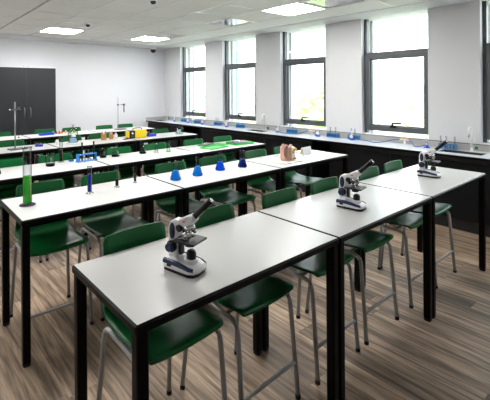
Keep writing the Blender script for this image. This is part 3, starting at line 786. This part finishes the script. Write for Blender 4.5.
def test_rack(x, y, rz, ln, label, group=None, col='rackblue', z=None, cat='test tube rack'):
    t = empty('test_tube_rack', (x, y, z or TZ), rz, label, cat, group); w = .055; h = .070 if z else .085; mt = M[col]
    for s in (-1, 1):
        MB().box(s * ln / 2 - .004, s * ln / 2 + .004, -w / 2, w / 2, .0, h).build('rack_end', mt, t, bevel=.002)
    MB().box(-ln / 2 - .012, ln / 2 + .012, -w / 2 - .008, w / 2 + .008, 0, .008).build('rack_base', mt, t, bevel=.002)
    gap = ln / 6
    tp_ = MB(); rh = .010       # top plate built as bars round square holes
    tp_.box(-ln / 2 + .004, ln / 2 - .004, -w / 2, -rh, h - .014, h - .004); tp_.box(-ln / 2 + .004, ln / 2 - .004, rh, w / 2, h - .014, h - .004)
    for k in range(7):
        c_ = -ln / 2 + gap * k; a = max(-ln / 2 + .004, c_ - gap / 2 + rh); b = min(ln / 2 - .004, c_ + gap / 2 - rh)
        tp_.box(a, b, -rh, rh, h - .014, h - .004)
    for k in (range(1, 6) if z else ()):
        tp_.box(-ln / 2 + gap * k - .003, -ln / 2 + gap * k + .003, -w / 2 + .002, w / 2 - .002, .008, h - .014)
    tp_.build('rack_shelf', mt, t)
    return t
def tube_in(x, y, rz, ofs, h, liq, frac, label, black=False, group=None, z0=.0085, zt=None, r=.0088):
    c, s = math.cos(rz), math.sin(rz)
    t = empty('test_tube', (x + c * ofs, y + s * ofs, (zt or TZ) + z0), 0, label, 'test tube', group)
    prof = [(r * .4, 0), (r * .8, .004), (r, .010), (r, h - .003), (r * 1.12, h)]
    MB().lathe(shell(prof, .001), 12).build('tube_body', M['blackpl'] if black else M['glass'], t)
    if liq: MB().lathe(fill(prof, h * frac, .0012), 12).build('liquid', M[liq], t)
test_rack(1.670, 4.110, R(8), .215, 'bright blue test tube rack holding tubes on the third row', None, 'blue')
g_ = .215 / 6
tube_in(1.670, 4.110, R(8), -2.5 * g_, .150, 'redl', .2, 'test tube with red liquid at the left of the bright blue rack')
tube_in(1.670, 4.110, R(8), -1.5 * g_, .20, None, 0, 'tall black tube at the left of the bright blue rack', True)
tube_in(1.670, 4.110, R(8), -0.5 * g_, .130, None, 0, 'clear test tube left of centre in the bright blue rack')
tube_in(1.670, 4.110, R(8), 0.5 * g_, .150, None, 0, 'clear test tube right of centre in the bright blue rack')
tube_in(1.670, 4.110, R(8), 2.5 * g_, .20, None, 0, 'tall black tube at the right end of the bright blue rack', True)

# ------------------------------------------------------------------ green kits on the third row
def green_tray(x, y, w, d, h, rz, label, items):
    t = empty('green_tray', (x, y, TZ), rz, label, 'tray')
    b = MB(); q = .008
    b.box(-w / 2, w / 2, -d / 2, d / 2, 0, .006); b.box(-w / 2, w / 2, -d / 2, -d / 2 + q, .006, h); b.box(-w / 2, w / 2, d / 2 - q, d / 2, .006, h)
    b.box(-w / 2, -w / 2 + q, -d / 2 + q, d / 2 - q, .006, h); b.box(w / 2 - q, w / 2, -d / 2 + q, d / 2 - q, .006, h)
    b.build('tray_body', M['limeg'], t, bevel=.002)
    if items:
        MB().box(-w / 2 + .02, w / 2 - .02, -d / 2 + .02, d / 2 - .02, .0062, h + .004).build('foam_insert', M['blackpl'], t, bevel=.002)
        rr = random.Random(items)
        for k in range(9):
            cx = (-1 + k % 3) * w * .24 + rr.uniform(-.01, .01); cy = (-1 + k // 3) * d * .24
            MB().cyl((cx - .02, cy - .01, h + .009), (cx + .02, cy + .012, h + .009), .005, n=8).build('instrument', M[['iron', 'chrome', 'wood'][k % 3]], t)
green_tray(3.42, 4.150, .27, .15, .018, R(25), 'bright green tray of dark parts at the left of the green kits', 3)
t = empty('green_sheet', (3.365, 3.930, TZ), R(12), 'flat pale green see-through lid lying nearest the table edge', 'lid')
MB().box(-.16, .16, -.10, .10, 0, .004).build('lid_panel', M['limes'], t, bevel=.001)
b = MB(); b.box(-.17, .17, -.11, -.098, 0, .012); b.box(-.17, .17, .098, .11, 0, .012); b.box(-.17, -.158, -.098, .098, 0, .012); b.box(.158, .17, -.098, .098, 0, .012)
b.build('lid_rim', M['limeg'], t)
green_tray(3.885, 3.965, .33, .24, .026, R(-6), 'large bright green tray of dark instruments at the right table end', 7)
t = empty('green_sheet', (3.645, 4.10, TZ), R(10), 'narrow bright green lid lying between the two green trays', 'lid')
MB().box(-.05, .05, -.10, .10, 0, .008).build('lid_panel', M['limeg'], t, bevel=.002)

# ------------------------------------------------------------------ ear model and card
t = empty('ear_model', (3.33, 2.685, TZ), R(0), 'anatomical ear model with flesh pink outer ear on a cream board', 'anatomical model')
MB().box(-.17, .13, -.125, .10, 0, .010).build('board', M['cream'], t, bevel=.003)
# flesh block with folded auricle
o = MB().prism([(-.066, -.030), (-.040, -.044), (.016, -.050), (.016, .052), (-.050, .050), (-.070, .020)], .010, .158).build('flesh_block', M['flesh'], t, bevel=.014, seg=3)
pts = []
for k in range(19):
    a = R(-70 + 300 * k / 18); rx, rz_ = .036, .062
    pts.append((-.058 + rx * math.cos(a), -.034 - .012 * math.sin(a * .5) ** 2, .112 + rz_ * math.sin(a)))
MB().tube(pts, [.009 + .006 * math.sin(PI * k / 18) for k in range(19)], 8).build('auricle_rim', M['flesh'], t)
MB().tube([(-.045, -.050, .150), (-.060, -.054, .130), (-.062, -.052, .105), (-.045, -.050, .085), (-.035, -.046, .07)], [.006, .009, .009, .010, .008], 8).build('auricle_fold', M['flesh'], t)
MB().tube([(-.070, -.02, .15), (-.075, -.015, .175), (-.068, -.01, .19)], [.02, .018, .010], 10).build('auricle_tip', M['flesh'], t)
MB().box(.016, .030, -.056, .052, .010, .158).build('skin_layer', M['skin_yellow'], t, bevel=.004)
o = MB().prism([(.034, -.046), (.090, -.046), (.118, -.020), (.118, .030), (.095, .052), (.034, .052)], .010, .148).build('bone_block', M['white'], t, bevel=.016, seg=3)
MB().tube([(.034, -.052, .095), (.055, -.055, .100), (.078, -.050, .092)], [.012, .010, .008], 10).build('ear_canal', M['pink'], t)
sp = [(.088 + (.020 - .0009 * k) * math.cos(k * .7), -.050, .118 + (.020 - .0009 * k) * math.sin(k * .7)) for k in range(20)]
MB().tube(sp, [.006 - .0002 * k for k in range(20)], 6).build('cochlea', M['ochre'], t)
MB().tube([(.05, -.045, .030), (.09, -.050, .026), (.112, -.035, .040)], [.010, .012, .008], 8).build('eustachian_tube', M['pink'], t)
o = MB().lathe([(.007, 0), (.005, .012), (0, .014)], 8, (.100, -.052, .085), Matrix.Rotation(PI / 2, 4, 'X')).build('ossicle', M['iron'], t)
MB().tube([(.045, -.01, .150), (.060, -.01, .165), (.078, -.01, .160)], [.012, .014, .010], 8).build('vestibule', M['pink'], t)

t = empty('folded_card', (3.820, 2.770, TZ), R(4), 'small white folded card with an orange stripe standing right of the ear model', 'card')
MB().box(-.10, .10, .0, .002, 0, .085, Matrix.Rotation(R(-12), 4, 'X')).build('card_face', M['white'], t)
MB().box(-.10, .10, .040, .042, 0, .085, Matrix.Translation((0, .0, 0)) @ Matrix.Rotation(R(14), 4, 'X')).build('card_face', M['white'], t)
MB().box(-.094, -.078, -.0012, -.0002, .006, .080, Matrix.Rotation(R(-12), 4, 'X')).build('card_stripe', M['ochre'], t)

# ------------------------------------------------------------------ fourth row items
def retort_stand(x, y, rz, label, kind):
    t = empty('retort_stand', (x, y, TZ), rz, label, 'retort stand')
    MB().box(-.11, .11, -.07, .07, 0, .014).build('stand_base', M['iron'], t, bevel=.004)
    bx = -.03 if kind == 0 else -.05
    MB().cyl((bx, 0, .014), (bx, 0, .64 if kind else .63), .0055 if kind else .009, n=10).build('rod', M['steel'], t)
    hz = .53 if kind == 0 else .49
    MB().box(bx - .014, bx + .014, -.014, .014, hz - .014, hz + .014).build('clamp_boss', M['iron'], t, bevel=.003)
    if kind == 0:
        arm = MB().cyl((bx - .06, 0, hz), (bx + .075, 0, hz), .006, n=8).build('clamp_arm', M['iron'], t)
        MB().box(bx - .072, bx - .055, -.010, .010, hz - .010, hz + .010).build('clamp_screw', M['chrome'], arm, bevel=.003)
        MB().box(bx + .035, bx + .060, -.020, .020, hz - .008, hz + .034).build('clamp_jaw', M['iron'], arm, bevel=.003)
        b = empty('burette', (0, 0, 0), 0, 'thin clear burette held in the clamp of the nearer retort stand', 'burette')
        c_, s_ = math.cos(rz), math.sin(rz)
        b.location = (x + c_ * (bx + .047), y + s_ * (bx + .047), TZ + .12)
        MB().lathe(shell([(.002, 0), (.003, .03), (.008, .05), (.0085, .48), (.0095, .485)], .001), 12).build('burette_tube', M['glass'], b)
        MB().cyl((-.012, 0, .035), (.012, 0, .035), .005, n=8).build('stopcock', M['blackpl'], b)
    else:
        arm = MB().cyl((bx, 0, hz), (bx + .03, 0, hz), .0045, n=8).build('clamp_arm', M['iron'], t)
        arm2 = MB().cyl((bx + .06, 0, hz), (bx + .12, 0, hz), .006, n=8).build('clamp_arm', M['iron'], t)
        MB().cyl((bx + .028, 0, hz), (bx + .065, 0, hz), .003, n=8).build('clamp_rod', M['steel'], t)
        MB().box(bx + .115, bx + .148, -.015, .015, hz - .018, hz + .018).build('clamp_jaw', M['blackpl'], arm2, bevel=.005)
        c_, s_ = math.cos(rz), math.sin(rz)
        b = empty('test_tube', (x + c_ * (bx + .131), y + s_ * (bx + .131), TZ + hz - .155), 0, 'test tube with red bands hanging in the clamp of the farther retort stand', 'test tube')
        MB().lathe(shell([(.004, 0), (.009, .006), (.011, .016), (.011, .15)], .001), 12).build('tube_body', M['glass'], b)
        for a, q, mm in ((.006, .035, 'redl'), (.037, .095, 'dark'), (.097, .125, 'redl')):
            MB().cyl((0, 0, a), (0, 0, q), .0088, n=12).build('liquid', M[mm], b)
retort_stand(1.30, 5.540, R(8), 'retort stand with thick silver rod on the fourth row, left edge', 0)
retort_stand(3.53, 6.970, R(0), 'slender retort stand on the back row before the white wall', 1)

t = empty('bell_jar', (2.070, 5.595, TZ), 0, 'tall glass bell jar over a pale blue device on a white base', 'bell jar')
MB().lathe([(.095, 0), (.095, .012), (.088, .018), (0, .018)], 28).build('jar_base', M['white'], t)
MB().lathe(shell([(.072, .019), (.074, .05), (.074, .16), (.066, .195), (.045, .222), (.018, .236), (.012, .245), (.020, .262), (.012, .275), (.004, .278)], .0025), 28).build('jar_glass', M['glass'], t)
d = MB().box(-.042, .042, -.030, .030, .0185, .075).build('device_box', mat('pale_blue', (.35, .52, .80), .4), t, bevel=.008)
MB().lathe([(.030, 0), (.034, .01), (.024, .030), (.006, .036), (0, .036)], 20, (.008, 0, .095)).build('gong', M['white'], t)
MB().cyl((.008, 0, .075), (.008, 0, .097), .004, n=8).build('gong_post', M['iron'], t)
MB().tube([(-.03, 0, .07), (-.035, 0, .15), (-.02, 0, .195), (0, 0, .21)], .0022, 6).build('lead_wire', M['iron'], t)
MB().box(-.04, .04, -.012, .012, .172, .182).build('hanger_bar', M['iron'], t)

t = empty('glass_dome', (3.925, 5.510, TZ), 0, 'small rounded glass dome at the right end of the fourth row', 'glass dome')
MB().lathe([(.080, 0), (.080, .010), (.072, .014), (0, .014)], 28).build('dome_base', M['white'], t)
MB().lathe(shell([(.070, .0145), (.072, .06), (.066, .095), (.050, .125), (.026, .143), (.004, .150)], .0025), 28).build('dome_glass', M['glass'], t)
MB().box(-.012, .03, -.012, .012, .0145, .085).build('inner_block', M['palegreen'], t, bevel=.004)
MB().lathe([(.018, .0145), (.020, .06), (.010, .08), (0, .082)], 14, (-.035, 0, 0)).build('inner_flask', M['white'], t)

def notch(x, y, w, h, label):
    t = empty('wooden_block', (x, y, TZ), R(-8), label, 'block', 'wooden notch blocks on the fourth row')
    out = [(-w / 2, 0), (w / 2, 0), (w / 2 * .92, h), (w * .22, h * .97), (w * .05, h * .60), (-w * .10, h * .60), (-w * .28, h * .97), (-w / 2 * .92, h)]
    n = len(out); m = MB(); q = .014
    m.add([(a, -q, b) for a, b in out] + [(a, q, b) for a, b in out], [tuple(range(n)), tuple(reversed(range(n, 2 * n)))] + [(i, (i + 1) % n, n + (i + 1) % n, n + i) for i in range(n)])
    m.build('block_body', M['wood'], t, bevel=.002)
    MB().box(-w * .20, w * .14, -.008, .008, h * .62, h * .86).build('scale_insert', M['palegreen'], t, bevel=.003)
notch(2.585, 5.670, .082, .135, 'brown wooden block with a notched top, wider left one of the pair')
notch(2.712, 5.680, .062, .125, 'brown wooden block with a notched top, narrower right one of the pair')
t = empty('white_bottle', (2.838, 5.770, TZ), 0, 'small white plastic bottle just right of the wooden blocks', 'bottle')
MB().lathe([(.026, 0), (.028, .006), (.028, .045), (.014, .058), (.014, .064)], 16).build('bottle_body', M['white'], t)
MB().lathe([(.017, .064), (.017, .080), (.010, .084), (0, .084)], 16).build('bottle_cap', M['white'], t)
t = empty('white_cup', (1.855, 5.640, TZ), 0, 'small white cup left of the bell jar', 'cup')
MB().lathe([(.020, 0), (.026, .055), (.023, .055), (.018, .004), (0, .004)], 16).build('cup_body', M['white'], t)
t = empty('power_supply', (3.105, 5.580, TZ), R(2), 'bright yellow power supply box with a black end and grey handle', 'power supply')
MB().box(-.055, .160, -.070, .070, 0.004, .130).build('case', M['yellow'], t, bevel=.008)
p = MB().box(-.155, -.055, -.066, .066, .004, .126).build('front_panel', M['blackpl'], t, bevel=.006)
MB().box(-.1605, -.152, -.058, .058, .014, .120).build('bezel', M['yellow'], t, bevel=.003)
MB().lathe([(.016, 0), (.014, .012), (0, .012)], 14, (-.105, -.066, .085), Matrix.Rotation(PI / 2, 4, 'X')).build('dial', M['white'], p)
MB().box(-.13, -.08, -.0675, -.066, .03, .05).build('meter', M['iron'], p)
MB().tube([(-.06, 0, .126), (-.055, 0, .150), (-.03, 0, .160), (.08, 0, .160), (.105, 0, .150), (.11, 0, .126)], .008, 8).build('handle', M['iron'], t)
for x in (-.13, .13):
    MB().box(x - .012, x + .012, -.05, .05, 0, .0045).build('foot', M['foot'], t)
tag(MB().tube([(2.97, 5.530, TZ + .0045), (2.92, 5.480, TZ + .0045), (2.86, 5.470, TZ + .0045), (2.83, 5.510, TZ + .0045), (2.87, 5.540, TZ + .0045), (2.93, 5.510, TZ + .0045 + .008), (2.90, 5.480, TZ + .0135), (2.84, 5.450, TZ + .0045)], .004, 6).build('cord', M['blackpl']),
    'coiled black power cord left of the yellow power supply', 'cord')
t = empty('blue_meter', (3.40, 5.610, TZ), R(4), 'bright blue meter box right of the yellow power supply', 'meter')
MB().box(-.075, .085, -.05, .05, 0, .045).build('case', M['dblue'], t, bevel=.006)
MB().box(-.055, -.015, -.03, .03, .045, .063).build('terminal_block', M['blackpl'], t, bevel=.004)
MB().lathe([(.012, 0), (.010, .02), (0, .022)], 12, (-.035, 0, .063)).build('terminal_knob', M['red'], t)
MB().cyl((.03, 0, .045), (.03, 0, .058), .012, n=12).build('terminal', M['iron'], t)
t = empty('blue_block', (1.600, 5.620, TZ), R(-20), 'small blue electrical block with a dark top left of the white cup', 'block')
MB().box(-.05, .05, -.035, .035, 0, .028).build('case', M['dblue'], t, bevel=.004)
MB().box(-.045, -.005, -.025, .025, .028, .048).build('socket', M['iron'], t, bevel=.004)
MB().cyl((.02, 0, .028), (.02, 0, .046), .009, n=10).build('terminal', M['ochre'], t)

# back row: blue rack of pieces and coloured weights
t = empty('blue_rack', (2.110, 6.970, TZ), R(6), 'low dark blue tray in front of the cupboard on the back row', 'tray')
b = MB(); b.box(-.12, .12, -.05, .05, 0, .006); b.box(-.12, .12, -.05, -.043, .006, .04); b.box(-.12, .12, .043, .05, .006, .04); b.box(-.12, -.113, -.043, .043, .006, .04); b.box(.113, .12, -.043, .043, .006, .04)
for k in range(3): b.box(-.063 + k * .06, -.058 + k * .06, -.043, .043, .006, .034)
b.build('tray_body', M['dblue'], t)
for k, (dx, mm, nm) in enumerate([(.155, 'yellow', 'yellow'), (.215, 'iron', 'dark grey'), (.265, 'red', 'red'), (.32, 'wood', 'brown'), (.38, 'pink', 'pink'), (.47, 'limeg', 'green'), (.53, 'ochre', 'orange')]):
    p = empty('weight', (2.09 + dx, 7.04 + .02 * (k % 2), TZ), 0, 'small %s weight in the line right of the blue tray' % nm, 'weight', 'coloured weights on the back row')
    MB().lathe([(.020, 0), (.021, .004), (.021, .026), (.008, .030), (.008, .038), (.013, .044), (.010, .050), (0, .051)], 14).build('weight_body', M[mm], p)

# ------------------------------------------------------------------ along the window worktop
XR = 5.50
RG = 'blue test tube racks along the window worktop'; BG = 'burners along the window worktop'
where = {0: 'far corner end', 1: 'first pier from the corner', 2: 'second window', 3: 'pier right of the second window', 4: 'third window, left side', 5: 'pier right of the third window', 6: 'fourth window, left edge', 7: 'nearest sink'}
short = ['nearest the far corner', 'right of the first window handle', 'left of the second window', 'right of the second window', 'under the third window', 'left of the fourth window hose', 'at the fourth window frame', 'by the nearest sink']
racks = [(7.53, 'nearest the far corner'), (7.02, 'below the right half of the first window'), (6.30, 'at the left edge of the second window'), (5.60, 'below the right of the second window'),
         (4.31, 'below the left half of the third window'), (3.50, 'against the pier between third and fourth windows'), (3.14, 'at the left edge of the fourth window'), (1.87, 'beside the nearest sink')]
for k, (y, w) in enumerate(racks):
    ln = .19 if k != 6 else .17
    test_rack(XR, y, PI / 2, ln, 'blue test tube rack ' + w, RG, z=WZ + .0008)
    for q in ((-1.5, 1.5) if k in (1, 3, 5) else (-2.5, .5, 2.5) if k == 7 else (-.5, 1.5)):
        tube_in(XR, y, PI / 2, q * ln / 6, .155, None, 0, 'clear test tube, %s in the rack %s' % (('at the far side' if q > 1 else 'in the middle' if abs(q) < 1 and k == 7 else 'at the near side') , short[k]), group='clear tubes in the window racks', zt=WZ)
burners = [(7.82, 'nearest the far corner'), (7.26, 'between the two racks of the first window'), (6.72, 'by the first pier right of the corner'), (5.92, 'below the middle of the second window'),
           (4.56, 'left of the third window'), (3.72, 'below the right edge of the third window'), (3.13, 'in front of the rack left of the fourth window'), (2.09, 'by the right edge of the fourth window')]
for k, (y, w) in enumerate(burners):
    x = 5.42 if k != 7 else 5.44
    t = empty('bunsen_burner', (x, y, WZ + .0006), 0, 'laboratory gas burner with blue base ' + w, 'burner', BG)
    MB().lathe([(.040, 0), (.040, .006), (.028, .014), (.012, .022), (.011, .030)], 16).build('burner_base', M['dblue'], t)
    MB().lathe([(.0075, .030), (.0075, .130), (.009, .132), (.009, .138)], 12).build('barrel', M['chrome'] if k == 7 else M['white'], t)
    MB().cyl((0, 0, .034), (0, 0, .056), .0115, n=14).build('air_collar', M['chrome'], t)
    if k not in (0, 7):
        # round white heat shield plate standing on the barrel
        MB().lathe([(0, -.004), (.026, -.003), (.028, 0), (.026, .003), (0, .004)], 20, (-.016, 0, .050), Matrix.Rotation(R(75), 4, 'Y')).build('gauge_disc', M['white'], t)
    MB().cyl((.008, 0, .024), (.030, 0, .024), .005, n=8).build('gas_inlet', M['chrome'], t)
taps = [(7.22, 'below the first window'), (6.08, 'below the left of the second window'), (3.93, 'below the third window'), (2.42, 'below the fourth window')]
for k, (y, w) in enumerate(taps):
    t = empty('gas_tap', (5.555, y, WZ + .0006), 0, 'white double gas tap with yellow levers ' + w, 'gas tap', 'gas taps along the window worktop')
    MB().lathe([(.024, 0), (.024, .008), (.013, .016), (.013, .055), (.016, .060), (.016, .075), (0, .078)], 16).build('tap_column', M['white'], t)
    for s in (-1, 1):
        o = MB().tube([(-.008, s * .008, .062), (-.012, s * .040, .064), (-.012, s * .062, .058)], [.010, .009, .006], 8).build('nozzle', M['white'], t)
        MB().box(-.022, -.002, s * .034 - .014, s * .034 + .014, .073, .090).build('lever', M['ochre'], t, bevel=.004)
def hose(pts, label):
    P = [Vector(p) for p in pts]; out = []
    for i in range(len(P) - 1):
        a = P[max(i - 1, 0)]; b = P[i]; c_ = P[i + 1]; d = P[min(i + 2, len(P) - 1)]
        for k in range(6):
            u = k / 6; out.append(.5 * ((2 * b) + (c_ - a) * u + (2 * a - 5 * b + 4 * c_ - d) * u * u + (3 * b - a - 3 * c_ + d) * u ** 3))
    out.append(P[-1])
    for p in out: p.z = max(p.z, WZ + .0072)
    tag(MB().tube(out, .0062, 8).build('hose', M['hose']), label, 'hose', 'blue gas hoses along the window worktop')
z = WZ + .0095
hose([(5.545, 2.355, z + .048), (5.50, 2.30, z + .035), (5.42, 2.24, z), (5.43, 2.18, z + .0), (5.468, 2.118, z + .016)], 'blue rubber hose from the fourth window gas tap to the burner on its right')
hose([(5.545, 2.485, z + .048), (5.52, 2.56, z + .040), (5.46, 2.66, z + .012), (5.36, 2.74, z), (5.36, 2.86, z + .012), (5.40, 2.98, z + .01), (5.452, 3.08, z + .016)], 'blue rubber hose dipping left of the fourth window gas tap')
hose([(5.545, 3.865, z + .048), (5.50, 3.80, z + .02), (5.42, 3.785, z), (5.448, 3.755, z + .014)], 'blue rubber hose from the third window gas tap to the burner on its right')
hose([(5.545, 3.995, z + .048), (5.50, 4.06, z + .03), (5.42, 4.12, z + .0), (5.34, 4.30, z), (5.38, 4.46, z), (5.452, 4.52, z + .016)], 'blue rubber hose running left from the third window gas tap')
hose([(5.545, 6.015, z + .048), (5.50, 5.98, z + .02), (5.455, 5.95, z + .016)], 'blue rubber hose between the second window gas tap and its right burner')
hose([(5.545, 6.145, z + .048), (5.40, 6.30, z + .0), (5.35, 6.50, z), (5.452, 6.68, z + .016)], 'blue rubber hose running left from the second window gas tap')
hose([(5.545, 7.285, z + .048), (5.49, 7.29, z + .02), (5.452, 7.27, z + .016)], 'short blue rubber hose beside the first window gas tap')
hose([(5.545, 7.155, z + .048), (5.41, 7.15, z + .0), (5.37, 6.95, z), (5.452, 6.76, z + .016)], 'blue rubber hose running right from the first window gas tap')
